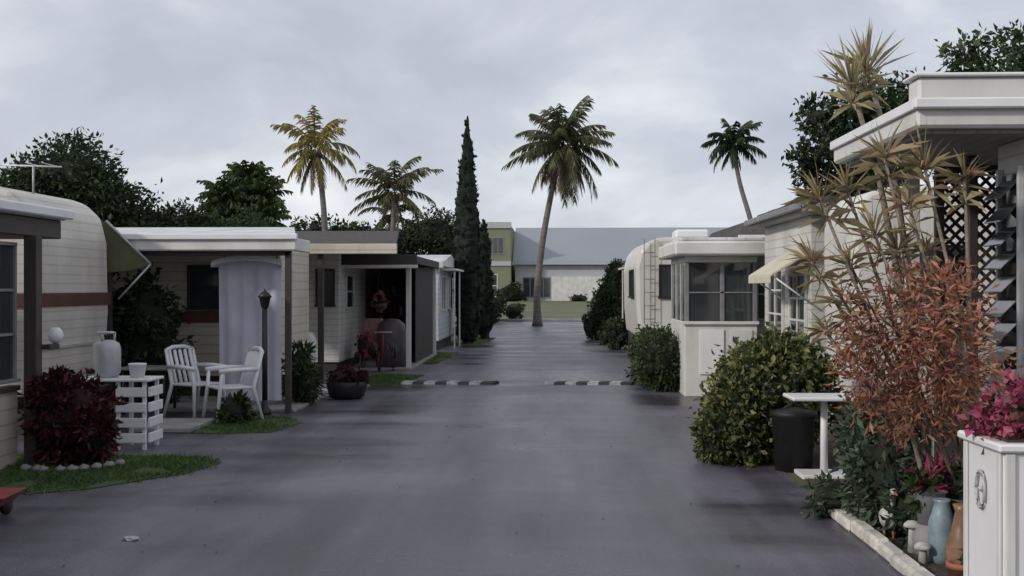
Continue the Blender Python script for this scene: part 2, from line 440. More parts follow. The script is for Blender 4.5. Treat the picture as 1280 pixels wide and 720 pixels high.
lawn('lawn', [(-6.2, 9.0), (-5.0, 9.15), (-4.3, 9.05), (-3.9, 9.3), (-3.6, 9.75), (-3.35, 10.1), (-3.2, 10.7), (-3.45, 11.1), (-4.4, 11.2), (-7, 11.2)], 22000)
lawn('lawn', [(-4.2, 12.9), (-3.3, 13.0), (-3.15, 13.9), (-3.5, 14.6), (-4.25, 14.3)], 5000)
lawn('lawn', [(-3.6, 19.4), (-2.7, 19.3), (-2.5, 21.6), (-3.4, 22)], 5000)
lawn('lawn', [(-3.6, 25.0), (-2.6, 24.9), (-2.4, 29), (-3.6, 30)], 4000)
lawn('lawn', [(-3.2, 33), (-2.1, 32.6), (-1.9, 38), (-3.2, 40)], 3000)

# ------------------------------------------------------------------ LEFT: front camper with porch
h = empty('camper_trailer')
X = -.12
prism_y(h, 'body', [(-10.8, .45), (-5.88+X, .45), (-5.8+X, .7), (-5.76+X, 1.4), (-5.78+X, 2.3), (-5.86+X, 2.62), (-6.05+X, 2.80), (-6.4, 2.88), (-7, 2.9), (-10.8, 2.9)], 12.55, 14.7, M['camper'], .06)
box(h, 'stripe', -10.7, -5.80+X, 12.52, 12.545, 1.48, 1.64, M['stripe'], 0)
box(h, 'stripe_end', -5.765+X, -5.742+X, 12.55, 14.70, 1.48, 1.64, M['stripe'], 0)
box(h, 'rub_rail', -5.80+X, -5.752+X, 12.62, 14.63, .98, 1.01, M['galv'], 0)
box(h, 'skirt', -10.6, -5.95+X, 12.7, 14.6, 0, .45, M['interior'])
tube(h, 'roof_rail', [(-9, 13.0, 3.04), (-6.6, 13.0, 3.04)], .015, M['whiteclean'], 6)
tube(h, 'antenna_mast', [(-6.3, 13.4, 2.8), (-6.3, 13.4, 3.2)], .012, M['galv'], 6)
tube(h, 'antenna_boom', [(-6.8, 13.4, 3.2), (-5.95, 13.4, 3.17)], .01, M['whiteclean'], 6)
for i in range(4):
    tube(h, 'antenna_rod', [(-6.7+.2*i, 13.2, 3.2), (-6.7+.2*i, 13.6, 3.2)], .006, M['whiteclean'], 5)
window(h, 'y', 12.55, -7.9, -6.9, 1.75, 2.35, 2, 2)
h = empty('screened_porch')
box(h, 'roof', -9, -4.98, 7.9, 11.35, 2.39, 2.50, M['white'], .02)
box(h, 'gutter', -4.977, -4.92, 7.9, 11.38, 2.40, 2.50, M['whiteclean'], .015)
box(h, 'fascia_dark', -9, -5.02, 7.95, 11.3, 2.20, 2.387, M['brownpost'], .01)
box(h, 'corner_post', -5.08, -4.955, 10.60, 10.73, 0, 2.2, M['brownpost'])
box(h, 'near_post', -5.16, -5.05, 8.1, 8.21, 0, 2.2, M['brownpost'])
box(h, 'wall_lower', -5.20, -5.13, 8.22, 10.59, .0, .72, M['sidingc'])
box(h, 'wall_cap', -5.22, -5.10, 8.22, 10.59, .721, .77, M['brownpost'])
window(h, 'x', -5.15, 8.35, 10.5, .84, 2.1, 3, 3, M['greytrim'], sgn=1)
g = lathe(h, 'globe_lamp', (-4.9, 10.9, 1.15), [(.02, 0), (.06, .03), (.075, .08), (.06, .13), (.03, .16)], M['whiteclean'])
box(h, 'lamp_bracket', -4.98, -4.88, 10.735, 10.95, 1.1, 1.149, M['brownpost'])

bush('maroon_bush', [((-4.68, 10.72, .44), (.36, .32, .40)), ((-4.36, 10.6, .30), (.18, .2, .24)), ((-4.78, 10.6, .66), (.18, .18, .2))], 3000, .10, L_red, core=CORER, elong=2.2)
e = empty('stone_edging')
for i in range(9):
    a = math.pi*(1.35+i/9*.6); x = -4.62+.55*math.cos(a)+R.uniform(-.03, .03); y = 10.75+.6*math.sin(a)
    v, f = ico((x, y, .03), (.06*R.uniform(.7, 1.1), .05, .035), 2, .35, 2); obj('stone', v, f, M['concrete'], parent=e, smooth=True)

e = empty('slatted_stand')
for z in (.08, .24, .40, .56): box(e, 'slat', -4.56, -4.24, 11.55, 11.58, z, z+.1, M['whiteclean'])
for z in (.08, .24, .40, .56): box(e, 'side_slat', -4.235, -4.205, 11.6, 11.98, z, z+.1, M['whiteclean'])
for x in (-4.55, -4.27):
    for y in (11.585, 11.95): box(e, 'leg', x-.02, x+.02, y, y+.04, 0, .72, M['whiteclean'])
box(e, 'top', -4.98, -4.2, 11.53, 12.0, .721, .75, M['whiteclean'])
for y in (11.6, 11.95): box(e, 'leg', -4.95, -4.91, y, y+.03, 0, .72, M['whiteclean'])
e = empty('propane_tank')
lathe(e, 'cylinder', (-4.74, 11.76, .75), [(.12, 0), (.12, .02), (.145, .05), (.15, .09), (.15, .30), (.135, .36), (.08, .395), (.03, .40)], M['galv'])
for a in range(3):
    t = a*2.1+.4; tube(e, 'collar', [(-4.74+.08*math.cos(t), 11.76+.08*math.sin(t), 1.12), (-4.74+.085*math.cos(t), 11.76+.085*math.sin(t), 1.22)], .014, M['galv'], 6)
pts = [(-4.74+.085*math.cos(t*math.pi/10), 11.76+.085*math.sin(t*math.pi/10), 1.225) for t in range(21)]
tube(e, 'collar_ring', pts, .012, M['galv'], 6)
lathe(e, 'valve', (-4.74, 11.76, 1.14), [(.02, 0), (.02, .04), (.03, .05), (.03, .065)], M['dark'], 10)
e = empty('plastic_bucket'); lathe(e, 'bucket', (-4.40, 11.75, .75), [(.07, 0), (.09, .13), (.095, .13), (.095, .15), (.08, .15), (.07, .12)], M['whiteclean'])

e = empty('awning_frame')
tube(e, 'arm', [(-5.95, 14.75, 2.6), (-5.4, 14.9, 2.02)], .018, M['galv'], 6)
tube(e, 'stay', [(-5.4, 14.9, 2.02), (-5.8, 14.8, 1.55)], .014, M['galv'], 6)
obj('canvas', [(-6.15, 14.8, 2.62), (-5.93, 14.8, 2.58), (-5.42, 14.95, 2.02), (-5.65, 14.95, 1.95), (-6.05, 14.95, 1.9)], [(0, 1, 2, 3, 4)], M['olivecanvas'], parent=e)
bush('hedge_shrub', [((-5.85, 16.0, 1.0), (.42, .4, .95)), ((-5.6, 15.9, .6), (.3, .3, .6)), ((-6.4, 16.0, .9), (.5, .4, .9)), ((-5.7, 15.6, 1.35), (.25, .25, .4))], 4600, .11, L_dark)

# ------------------------------------------------------------------ LEFT: second mobile home
h = empty('mobile_home')
hexa(h, 'roof', [(-9.5, 15, 2.28), (-3.45, 15, 2.28), (-4.4, 19, 2.62), (-9.5, 19, 2.62), (-9.5, 15, 2.38), (-3.45, 15, 2.38), (-4.4, 19, 2.74), (-9.5, 19, 2.74)], M['roofw'])
box(h, 'fascia', -9.5, -3.43, 14.93, 14.995, 2.2, 2.42, M['white'], .02)
box(h, 'fascia_drip', -9.5, -3.41, 14.88, 14.93, 2.35, 2.43, M['whiteclean'], .01)
box(h, 'side_fascia', -3.49, -3.43, 15.0, 15.8, 2.2, 2.37, M['white'], .01)
box(h, 'wall', -9.3, -4.15, 17.0, 19, .35, 2.42, M['sidingc'])
box(h, 'stripe', -9.2, -4.16, 16.98, 16.997, 1.17, 1.35, M['stripe'], 0)
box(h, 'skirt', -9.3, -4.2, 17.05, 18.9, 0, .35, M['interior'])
window(h, 'y', 17.0, -5.55, -5.11, 1.4, 2.02, 1, 2, M['dark'])
window(h, 'y', 17.0, -7.9, -7.0, 1.4, 2.05, 2, 1, M['white'])
for x, y in ((-6.05, 15.1), (-3.58, 15.1)): box(h, 'post', x-.04, x+.04, y-.04, y+.04, 0, 2.28, M['brownpost'])
box(h, 'beam', -6.05, -3.55, 15.06, 15.14, 2.14, 2.23, M['brownpost'])
e = empty('hanging_curtain')
V = []; F = []; nx, nz = 60, 14
for j in range(nz+1):
    z = .12+(1.98)*j/nz
    for i in range(nx+1):
        u = i/nx; x = -4.68+.88*u
        y = 15.6+.02*math.sin(u*26+.25*math.sin(j*.6))*(1.1-.4*j/nz)+.02*math.sin(u*9+j*.3)
        zz = z if j < nz else z-.10*(2*u-1)**4
        V.append((x, y, zz))
for j in range(nz):
    for i in range(nx):
        a = j*(nx+1)+i; F.append((a, a+1, a+nx+2, a+nx+1))
obj('fabric', V, F, M['fabric'], parent=e, smooth=True)
V = []; F = []
for i in range(25):
    u = i/24; x = -4.74+1.0*u; z = 2.06+.09*math.sin(math.pi*u)**.6
    V += [(x, 15.42, z), (x, 15.72, z), (x, 15.72, z-.07), (x, 15.42, z-.07)]
for i in range(24):
    o = i*4; F += [(o, o+4, o+5, o+1), (o+3, o+7, o+4, o), (o+1, o+5, o+6, o+2), (o+2, o+6, o+7, o+3)]
F += [(0, 1, 2, 3), (99, 98, 97, 96)]
obj('pelmet', V, F, M['whiteclean'], parent=e)
for x in (-4.6, -3.86): tube(e, 'hanger', [(x, 15.6, 2.1), (x, 15.6, 2.32)], .01, M['dark'], 6)

e = empty('garden_lamp_post')
lathe(e, 'base', (-3.85, 14.9, 0), [(.09, 0), (.09, .05), (.05, .1), (.035, .2)], M['dark'], 14)
tube(e, 'post', [(-3.85, 14.9, .15), (-3.85, 14.9, 1.42)], .036, M['dark'], 10)
lathe(e, 'lantern', (-3.85, 14.9, 1.42), [(.03, 0), (.05, .02), (.08, .15), (.10, .16), (.06, .21), (.015, .24), (.01, .27)], M['dark'], 8)

def chair(loc, rz):
    e = empty('plastic_armchair', loc, rz); w = M['whiteclean']
    box(e, 'seat', -.24, .24, -.23, .22, .41, .44, w, .01)
    for sx in (-1, 1):
        tube(e, 'front_leg', [(sx*.29, -.27, 0), (sx*.25, -.22, .42), (sx*.27, -.2, .64)], [.022, .026, .024], w, 8)
        tube(e, 'back_leg', [(sx*.28, .33, 0), (sx*.23, .22, .43), (sx*.23, .34, .88)], [.022, .028, .022], w, 8)
        tube(e, 'armrest', [(sx*.27, -.24, .645), (sx*.28, 0, .66), (sx*.24, .28, .66)], [.03, .032, .026], w, 8)
    for i in range(5):
        x = -.17+.085*i; tube(e, 'back_slat', [(x, .21, .44), (x*1.03, .34, .87)], .024, w, 6)
    tube(e, 'top_rail', [(-.23, .34, .87), (-.1, .36, .91), (.1, .36, .91), (.23, .34, .87)], .028, w, 8)
    return e
chair((-4.72, 14.75, .0), math.radians(60)); chair((-4.14, 14.3, 0), math.radians(-55))
e = empty('patio_table')
box(e, 'top', -5.8, -5.1, 14.7, 15.3, .60, .635, M['concrete'], .01)
for x in (-5.72, -5.18):
    for y in (14.78, 15.22): tube(e, 'leg', [(x, y, 0), (x, y, .6)], .02, M['dark'], 6)
e = empty('concrete_step'); box(e, 'slab', -4.95, -4.22, 12.95, 13.9, 0, .07, M['concrete'], .015)
e = empty('concrete_patio'); box(e, 'patio', -6.2, -3.5, 15.15, 16.95, 0, .05, M['concrete'], .01)
bush('porch_plant', [((-3.98, 13.9, .16), (.17, .16, .2))], 500, .10, L_mid)
bush('porch_plant', [((-3.7, 16.4, .45), (.2, .25, .45)), ((-3.55, 16.1, .3), (.15, .2, .3))], 1100, .14, L_mid, elong=4)
e = empty('rain_barrel')
lathe(e, 'barrel', (-4.5, 20.2, .15), [(.18, 0), (.21, .08), (.23, .35), (.21, .62), (.16, .74), (.05, .76)], M['whiteclean'])
lathe(e, 'hoop', (-4.5, 20.2, .4), [(.222, 0), (.24, .01), (.24, .04), (.222, .05)], M['galv'])
box(e, 'block', -4.7, -4.3, 20.0, 20.4, 0, .15, M['concrete'])

# ------------------------------------------------------------------ LEFT: third mobile home + carport
h = empty('mobile_home')
hexa(h, 'roof', [(-8, 19.7, 2.38), (-2.75, 19.7, 2.38), (-3.3, 24, 2.85), (-8, 24, 2.85), (-8, 19.7, 2.46), (-2.75, 19.7, 2.46), (-3.3, 24, 2.93), (-8, 24, 2.93)], M['roofd'])
box(h, 'fascia', -8, -2.73, 19.63, 19.695, 2.3, 2.48, M['sidingc'], .01)
box(h, 'post', -4.16, -4.06, 19.75, 19.85, 0, 2.38, M['brownpost'])
box(h, 'wood_wall', -7.5, -5.12, 22.5, 22.6, 0, 2.6, M['wood'])
window(h, 'y', 22.5, -5.75, -5.3, 1.0, 2.05, 1, 1, M['white'])
box(h, 'white_wall', -5.1, -4.3, 22.5, 25.7, .2, 2.5, M['sidingw'])
box(h, 'skirt', -5.05, -4.35, 22.55, 25.6, 0, .2, M['interior'])
window(h, 'y', 22.5, -4.74, -4.42, 1.36, 2.05, 1, 1, M['dark'])
window(h, 'x', -4.3, 23.2, 24.0, 1.3, 1.95, 1, 2, M['white'], sgn=1)
h = empty('carport')
hexa(h, 'roof', [(-4.6, 22.8, 2.28), (-2.78, 22.8, 2.2), (-2.88, 28.5, 2.2), (-4.6, 28.5, 2.3), (-4.6, 22.8, 2.5), (-2.78, 22.8, 2.36), (-2.88, 28.5, 2.36), (-4.6, 28.5, 2.5)], M['roofd'])
box(h, 'fascia', -4.35, -2.75, 22.74, 22.797, 2.16, 2.38, M['brownpost'], .01)
box(h, 'gutter', -4.35, -2.73, 22.66, 22.737, 2.10, 2.17, M['white'], .01)
for x, y in ((-2.98, 23.2), (-2.98, 28.2)): box(h, 'post', x-.05, x+.05, y-.05, y+.05, 0, 2.2, M['white'])
box(h, 'back_wall', -6, -2.95, 28.3, 28.4, 0, 2.2, M['interior'])  # near-black colour stands in for the shade inside the carport
box(h, 'shed_wall', -4.75, -4.32, 25.75, 28.2, 0, 2.25, M['wood'])
box(h, 'slab', -4.25, -2.9, 22.9, 28.2, .0, .05, M['concrete'])
box(h, 'painted_shade_panel', -3.03, -3.0, 24.6, 28.1, .05, 2.18, M['interior'])  # added dark panel, its colour imitates shade in the carport
e = empty('covered_grill')
lathe(e, 'cover', (-3.38, 23.5, .06), [(.33, 0), (.31, .4), (.31, .70), (.28, .88), (.16, .98), (.02, 1.0)], M['cover'], 14)
e = empty('patio_chair')
box(e, 'seat', -4.05, -3.62, 23.4, 23.85, .45, .55, M['pink'], .03); box(e, 'back', -4.05, -3.62, 23.86, 23.95, .5, 1.05, M['pink'], .03)
for x in (-4.03, -3.64):
    tube(e, 'leg', [(x, 23.42, .03), (x, 23.42, .7), (x, 23.9, .72), (x, 23.94, .03)], .015, M['white'], 6)
e = empty('storage_shelf')
for z in (.5, 1.0, 1.5): box(e, 'shelf', -4.2, -3.5, 27.4, 27.8, z, z+.03, M['wood'])
for x in (-4.2, -3.53): box(e, 'upright', x-.031, x-.001, 27.4, 27.8, .05, 1.7, M['greytrim'])
for i in range(7): lathe(e, 'tin', (-4.1+.09*i, 27.6, .531+.5*(i % 3)), [(.05, 0), (.05, .2), (.02, .22)], M[['white', 'red', 'bluepot', 'pink'][i % 4]], 10)
bush('potted_flowers', [((-3.92, 23.15, .52), (.16, .16, .24)), ((-3.72, 23.0, .4), (.12, .12, .13))], 500, .07, L_purple)
e = empty('hanging_basket')
foliage('plant', [((-3.62, 23.4, 1.42), (.15, .15, .17))], 300, .08, L_salmon, core=CORER, parent=e)
lathe(e, 'basket', (-3.62, 23.4, 1.25), [(.05, 0), (.12, .06), (.14, .12)], M['brownpost'], 12)
for a in range(3): tube(e, 'chain', [(-3.62+.13*math.cos(a*2.1), 23.4+.13*math.sin(a*2.1), 1.37), (-3.62, 23.4, 2.2)], .004, M['dark'], 4)
e = empty('tricycle')
for x, y, r in ((-3.25, 22.9, .24), (-3.5, 22.65, .18)):
    pts = [(x, y+r*math.cos(t*math.pi/8), r+.02+r*math.sin(t*math.pi/8)) for t in range(17)]
    tube(e, 'wheel', pts, .02, M['black'], 6)
tube(e, 'frame', [(-3.25, 22.9, .26), (-3.35, 22.8, .6), (-3.5, 22.65, .2)], .018, M['red'], 6)
tube(e, 'handlebar', [(-3.6, 22.65, .8), (-3.25, 22.68, .8)], .014, M['galv'], 6)
tube(e, 'stem', [(-3.45, 22.67, .22), (-3.43, 22.67, .8)], .014, M['red'], 6)
e = empty('round_planter')
lathe(e, 'pot', (-3.15, 17.1, .0), [(.2, 0), (.27, .05), (.31, .2), (.3, .27), (.27, .27), (.26, .22)], M['black'])
foliage('plant', [((-3.15, 17.1, .32), (.3, .26, .14))], 800, .07, L_red, core=CORER, parent=e)
e = empty('garden_hose'); tube(e, 'coil', [(-3.5+(.10+.012*t)*math.cos(t*.7), 17.9+(.10+.012*t)*math.sin(t*.7), .05) for t in range(26)], .014, M['whiteclean'], 6)
e = empty('driveway_apron'); box(e, 'slab', -4.6, -3.15, 16.97, 19.3, 0, .035, M['concrete'], .01)

# ------------------------------------------------------------------ further homes
def home(name, x0, x1, y0, y1, z1, wall, roof, side, over=.25, pitch=.25):
    h = empty(name)
    box(h, 'walls', x0, x1, y0, y1, .25, z1, wall)
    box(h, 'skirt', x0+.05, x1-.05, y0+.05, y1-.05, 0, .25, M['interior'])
    ym = (y0+y1)/2
    V = [(x0-over, y0-over, z1), (x1+over, y0-over, z1), (x1+over, y1+over, z1), (x0-over, y1+over, z1),
         (x0-over, y0-over, z1+.12), (x1+over, y0-over, z1+.12), (x1+over, y1+over, z1+.12), (x0-over, y1+over, z1+.12),
         (x0-over, ym, z1+.12+pitch), (x1+over, ym, z1+.12+pitch)]
    F = [(0, 3, 2, 1), (0, 1, 5, 4), (2, 3, 7, 6), (1, 2, 6, 9, 5), (3, 0, 4, 8, 7), (4, 5, 9, 8), (8, 9, 6, 7)]
    obj('roof', V, F, roof, parent=h)
    box(h, 'fascia', x0-over, x1+over, y0-over-.04, y0-over-.003, z1-.05, z1+.13, M['white'])
    xs = x1 if side > 0 else x0
    ly = y1-y0
    window(h, 'x', xs, y0+.15*ly, y0+.4*ly, 1.1, 2.0, 2, 1, M['white'], sgn=side)
    window(h, 'x', xs, y0+.6*ly, y0+.85*ly, 1.1, 2.0, 2, 1, M['white'], sgn=side)
    a = x1-1.0 if side > 0 else x0+.3
    window(h, 'y', y0, a, a+.7, 1.1, 2.0, 2, 1, M['white'], curtain=True)
    sx = xs+side*(over+.3)
    box(h, 'awning', min(xs, sx), max(xs, sx), y0+.1*ly, y0+.9*ly, z1-.12, z1-.06, M['white'])
    for yy in (y0+.12*ly, y0+.5*ly, y0+.88*ly): box(h, 'awning_post', sx-side*.06-.02, sx-side*.06+.02, yy-.02, yy+.02, 0, z1-.12, M['white'])
    return h
home('mobile_home', -9, -3.1, 30.5, 35.0, 2.3, M['sidingg'], M['roofw'], 1, over=.15)
home('mobile_home', -9, -3.6, 39, 43.5, 2.4, M['sidingw'], M['roofw'], 1)
home('mobile_home', -9, -3.6, 46.5, 50.5, 2.4, M['sidingc'], M['roofd'], 1)
home('mobile_home', -10, -4.3, .5, 6.2, 2.4, M['sidingw'], M['roofw'], 1)  # out of view beside the camera, added to shadow the near road

# cypress
e = empty('cypress_tree')
tube(e, 'trunk', [(-2.58, 34, -.1), (-2.58, 34, 5.5)], [.14, .04], M['bark'])
bl = []
for i in range(20):
    t = i/19; r = .50*(1 if t < .35 else (1-((t-.35)/.65)**1.7*.86))*(.85+.15*min(1, t*5))
    bl.append(((-2.58+.02*math.sin(i*2), 34, .5+5.95*t), (r*.85, r*.85, .5)))
foliage('foliage', bl, 15000, .11, L_cyp, core=COREC, parent=e, elong=3.2, droop=-2.2, corek=.92, spread=.10)
e = empty('cypress_tree')
tube(e, 'trunk', [(-2.2, 37, -.1), (-2.2, 37, 2.5)], [.14, .04], M['bark'])
foliage('foliage', [((-2.25, 37, .8), (.34, .34, .8)), ((-2.25, 37, 1.8), (.32, .32, .9)), ((-2.25, 37, 2.8), (.24, .24, .9)), ((-2.25, 37, 3.4), (.12, .12, .6))], 4500, .11, L_cyp, core=COREC, parent=e, elong=3.2, droop=-2.2, corek=.92, spread=.10)

# background trees left
tree('broadleaf_tree', (-12.9, 30, 0), [((-13.0, 30, 4.7), (1.15, 1.2, .95)), ((-14.0, 30, 4.3), (1.0, 1.2, .8)), ((-12.1, 30, 4.1), (.8, 1, .7)), ((-12.5, 30.5, 3.3), (1.6, 1.2, 1.1)), ((-11.3, 30, 3.1), (.6, .6, .4)), ((-14.9, 31, 3.9), (1.0, 1, .9))], 13000, .17, L_dark, corek=.65, core=CORE, spread=.30)
tree('broadleaf_tree', (-10.5, 32, 0), [((-10.6, 32, 3.3), (.9, 1, .7)), ((-9.4, 33, 3.1), (1.2, 1, .8)), ((-11.6, 32, 3.2), (1.0, 1, .7))], 6500, .17, L_mid, corek=.7, core=CORE, spread=.28)
e = empty('bushy_palm')
tube(e, 'trunk', [(-9.7, 35, 0), (-9.6, 35, 4.0)], [.2, .15], M['trunk'])
V = []; F = []
for cx, cz, ne in ((-9.7, 5.1, 60), (-10.2, 4.5, 50), (-9.15, 4.5, 50), (-9.7, 4.2, 50), (-10.4, 3.8, 36), (-8.95, 3.8, 36)):
    cy = 35+R.uniform(-.5, .5)
    for i in range(ne):
        frond(V, F, (cx, cy, cz), i*2.4+R.uniform(-.2, .2), 1.4-2.0*(i/ne)+R.uniform(-.2, .2), R.uniform(.75, 1.05), 1.1, .075, .30, nl=14, seg=5, sag=.7)
obj('fronds', V, F, L_pgreen, parent=e)
v, f = ico((-9.7, 35.2, 3.9), (.75, .6, 1.0)); obj('leaf_mass', v, f, CORE, parent=e)

palm('coconut_palm', [(-7.7, 38, 0), (-7.72, 38, 3), (-7.85, 38, 5), (-8.1, 38, 6.4)], .13, 1.8, L_palmy, nfr=20, ll=.45, lw=.06, dead=7, lo=-.75, droop=1.35, sag=.7)
palm('coconut_palm', [(-6.05, 42, 0), (-6.0, 42, 3), (-5.95, 42, 5.3)], .14, 1.95, L_palm, nfr=20, ll=.48, lw=.065, dead=3, lo=-.4, droop=1.1, sag=.7)
palm('coconut_palm', [(-6.6, 43, 0), (-6.4, 43, 3), (-6.2, 43, 4.5)], .12, 1.3, L_palm, nfr=10, ll=.4, lw=.07, dead=2, lo=-.5, droop=1.35)
palm('coconut_palm', [(-.65, 50, 0), (-.66, 50, 1.6), (-.45, 50, 3.6), (-.1, 50, 5.6), (.25, 50, 7.2), (.5, 50, 8.05)], .17, 2.75, L_palm, nfr=38, ll=.72, lw=.07, dead=18, lo=-1.05, droop=1.0, nl=36, sag=.75)
palm('coconut_palm', [(11.6, 62, 0), (11.1, 62, 4.5), (10.3, 62, 7.5), (9.95, 62, 9.6)], .17, 1.9, L_dark, nfr=18, ll=.6, lw=.09, dead=5, lo=-.5, droop=1.2, deadmat=L_dark, sag=.8)
tree('broadleaf_tree', (-5.2, 46, 0), [((-5.0, 46, 3.9), (1.3, 1, .9)), ((-4.0, 46, 3.2), (1.0, 1, .9)), ((-6.4, 46, 3.5), (1.1, 1, .8))], 6500, .17, L_dark, core=CORE, corek=.7, spread=.3)
tree('broadleaf_tree', (-9.0, 41, 0), [((-8.6, 41, 3.5), (1.4, 1, .6)), ((-7.3, 41, 3.4), (1.0, 1, .5))], 3000, .2, L_dark, core=CORE, corek=.7, spread=.3)
e = empty('distant_hedge')
foliage('foliage', [((-3.2, 56.5, .7), (.9, .6, .75)), ((-4.8, 57, 1.0), (1.1, .7, 1.1)), ((-2.0, 58, .5), (.5, .5, .5)), ((-6.5, 57, 1.3), (1.2, .7, 1.4))], 3500, .2, L_dark, parent=e)
e = empty('utility_cabinet'); box(e, 'cabinet', -3.0, -2.5, 45, 45.5, .1, 1.4, M['whiteclean'], .03); box(e, 'plinth', -3.05, -2.45, 44.95, 45.55, 0, .1, M['concrete']); box(e, 'door', -2.94, -2.56, 44.98, 44.998, .2, 1.3, M['white'])

# ------------------------------------------------------------------ far building
h = empty('warehouse_building')
box(h, 'wall', -4.9, 40, 149, 190, 0, 4.9, M['warewall'], 0)
hexa(h, 'roof', [(-5.2, 148.4, 4.9), (40.5, 148.4, 4.9), (40.5, 160, 10.0), (-5.2, 160, 10.0), (-5.2, 148.4, 5.2), (40.5, 148.4, 5.2), (40.5, 160, 10.3), (-5.2, 160, 10.3)], M['wareroof'])
box(h, 'eave', -5.3, 40.5, 148.2, 148.38, 4.8, 5.15, M['warewall'], 0)
box(h, 'panel_step', -.1, 8, 148.7, 148.99, 0, 3.2, M['white'], 0)
window(h, 'y', 149, -3.8, -.3, .5, 3.0, 4, 1, M['greytrim'], fw=.15)
window(h, 'y', 149, 10, 13, .5, 2.9, 4, 2, M['white'], fw=.15)
window(h, 'y', 149, 16, 19, .5, 2.9, 4, 2, M['white'], fw=.15)
h = empty('office_building')
box(h, 'block', -14, -5.4, 146, 166, 0, 9.9, M['olive'], 0)
box(h, 'parapet', -14.2, -5.3, 145.8, 146.0, 9.5, 10.3, M['warewall'], 0)
box(h, 'band', -14.05, -5.35, 145.85, 145.995, 4.6, 5.2, M['warewall'], 0)
window(h, 'y', 146, -8.6, -7.2, .6, 3.4, 2, 2, M['white'], fw=.12)
window(h, 'y', 146, -12.6, -11.0, .6, 3.4, 2, 2, M['white'], fw=.12)
window(h, 'y', 146, -8.4, -6.4, 6.2, 8.2, 3, 1, M['greytrim'], fw=.12)
e = empty('distant_tree_line')
bl = [((x, 215+R.uniform(-6, 6), R.uniform(1.5, 3.5)), (R.uniform(7, 11), 4, R.uniform(3, 5.0))) for x in range(-150, 180, 11)]
foliage('foliage', bl, 16000, 1.1, L_dark, parent=e, core=CORE)
bush('field_shrub', [((-5.2, 140, 1.0), (1.6, 1.2, 1.3)), ((-4.4, 141, .7), (1.0, 1, .8))], 800, .4, L_dark)
bush('field_shrub', [((3.4, 141, .4), (1.2, 1, .5)), ((6, 141, .4), (1.0, 1, .5))], 500, .3, L_dark)

# ------------------------------------------------------------------ RIGHT: nearest home
h = empty('porch_house')
box(h, 'roof_lower', 2.41, 8, 7.5, 9.7, 2.76, 2.93, M['white'], .02)
box(h, 'roof_parapet', 2.43, 8, 7.53, 7.75, 2.932, 3.10, M['white'], .02)
box(h, 'parapet_cap', 2.40, 8, 7.5, 7.78, 3.102, 3.125, M['whiteclean'], .01)
box(h, 'gutter_lip', 2.38, 8, 7.44, 7.497, 2.88, 2.95, M['whiteclean'], .01)
box(h, 'side_drip', 2.38, 2.407, 7.5, 9.7, 2.88, 2.95, M['whiteclean'], .005)
box(h, 'soffit', 2.5, 7.9, 7.6, 9.65, 2.735, 2.757, M['soffit'], 0)
box(h, 'road_wall', 3.25, 3.37, 7.78, 8.3, 0, 2.733, M['sidingw'])
box(h, 'front_wall', 3.375, 8, 7.8, 7.92, 0, 2.733, M['sidingw'])
box(h, 'porch_back', 4.4, 4.5, 7.93, 9.55, 0, 2.733, M['sidingc'])
box(h, 'end_panel', 3.22, 4.39, 9.56, 9.64, 0, 1.32, M['sidingw'])
box(h, 'post', 3.25, 3.32, 8.86, 8.93, 0, 2.733, M['brownpost'])
box(h, 'post_far', 3.2, 3.27, 9.46, 9.53, 0, 2.733, M['brownpost'])
box(h, 'post_white', 2.98, 3.08, 9.5, 9.6, 0, 2.733, M['white'])
lat = empty('lattice'); lat.parent = h
X0, X1, Z0, Z1 = 3.28, 4.3, 1.34, 2.7
s = .075
def clipline(cx, sg):
    pts = []
    for x in (X0, X1):
        z = Z0+sg*(x-cx)
        if Z0 <= z <= Z1: pts.append((x, z))
    for z in (Z0, Z1):
        x = cx+sg*(z-Z0)
        if X0 < x < X1: pts.append((x, z))
    return pts[:2] if len(pts) >= 2 else None
for sg, yy in ((1, 9.57), (-1, 9.582)):
    c = X0-1.5
    while c < X1+1.5:
        p = clipline(c, sg)
        if p:
            d = Vector((p[1][0]-p[0][0], 0, p[1][1]-p[0][1])).normalized(); q = Vector((-d.z, 0, d.x))*.014
            a = Vector((p[0][0], yy, p[0][1])); b2 = Vector((p[1][0], yy, p[1][1])); t = Vector((0, .010, 0))
            obj('lath', [a-q, a+q, b2+q, b2-q, a-q+t, a+q+t, b2+q+t, b2-q+t], [(0, 1, 2, 3), (7, 6, 5, 4), (0, 4, 5, 1), (1, 5, 6, 2), (2, 6, 7, 3), (3, 7, 4, 0)], M['brownpost'], parent=lat)
        c += s*1.35
box(h, 'lattice_rail', 3.27, 4.38, 9.55, 9.61, 1.322, 1.36, M['brownpost']); box(h, 'lattice_rail_top', 3.27, 4.38, 9.55, 9.61, 2.68, 2.73, M['brownpost'])
for yy in (7.84, 8.2): box(h, 'jalousie_jamb', 3.2, 3.248, yy-.015, yy+.015, .95, 2.55, M['galv'])
box(h, 'jalousie_backing', 3.235, 3.249, 7.86, 8.18, .97, 2.5, M['glass'], 0)
for i in range(9):
    z = 1.0+i*.165
    hexa(h, 'louvre', [(3.10, 7.86, z), (3.23, 7.86, z+.13), (3.23, 8.18, z+.13), (3.10, 8.18, z), (3.10, 7.86, z+.012), (3.23, 7.86, z+.142), (3.23, 8.18, z+.142), (3.10, 8.18, z+.012)], M['glass'])
e = empty('planter_box')
box(e, 'body', 1.97, 2.75, 4.97, 5.42, 0, .98, M['whiteclean'], .01)
box(e, 'top_rim', 1.94, 2.78, 4.94, 5.45, .981, 1.02, M['whiteclean'], .01)
for yy in (4.975, 5.37): box(e, 'corner_trim', 1.955, 1.969, yy, yy+.04, 0, .975, M['white'])
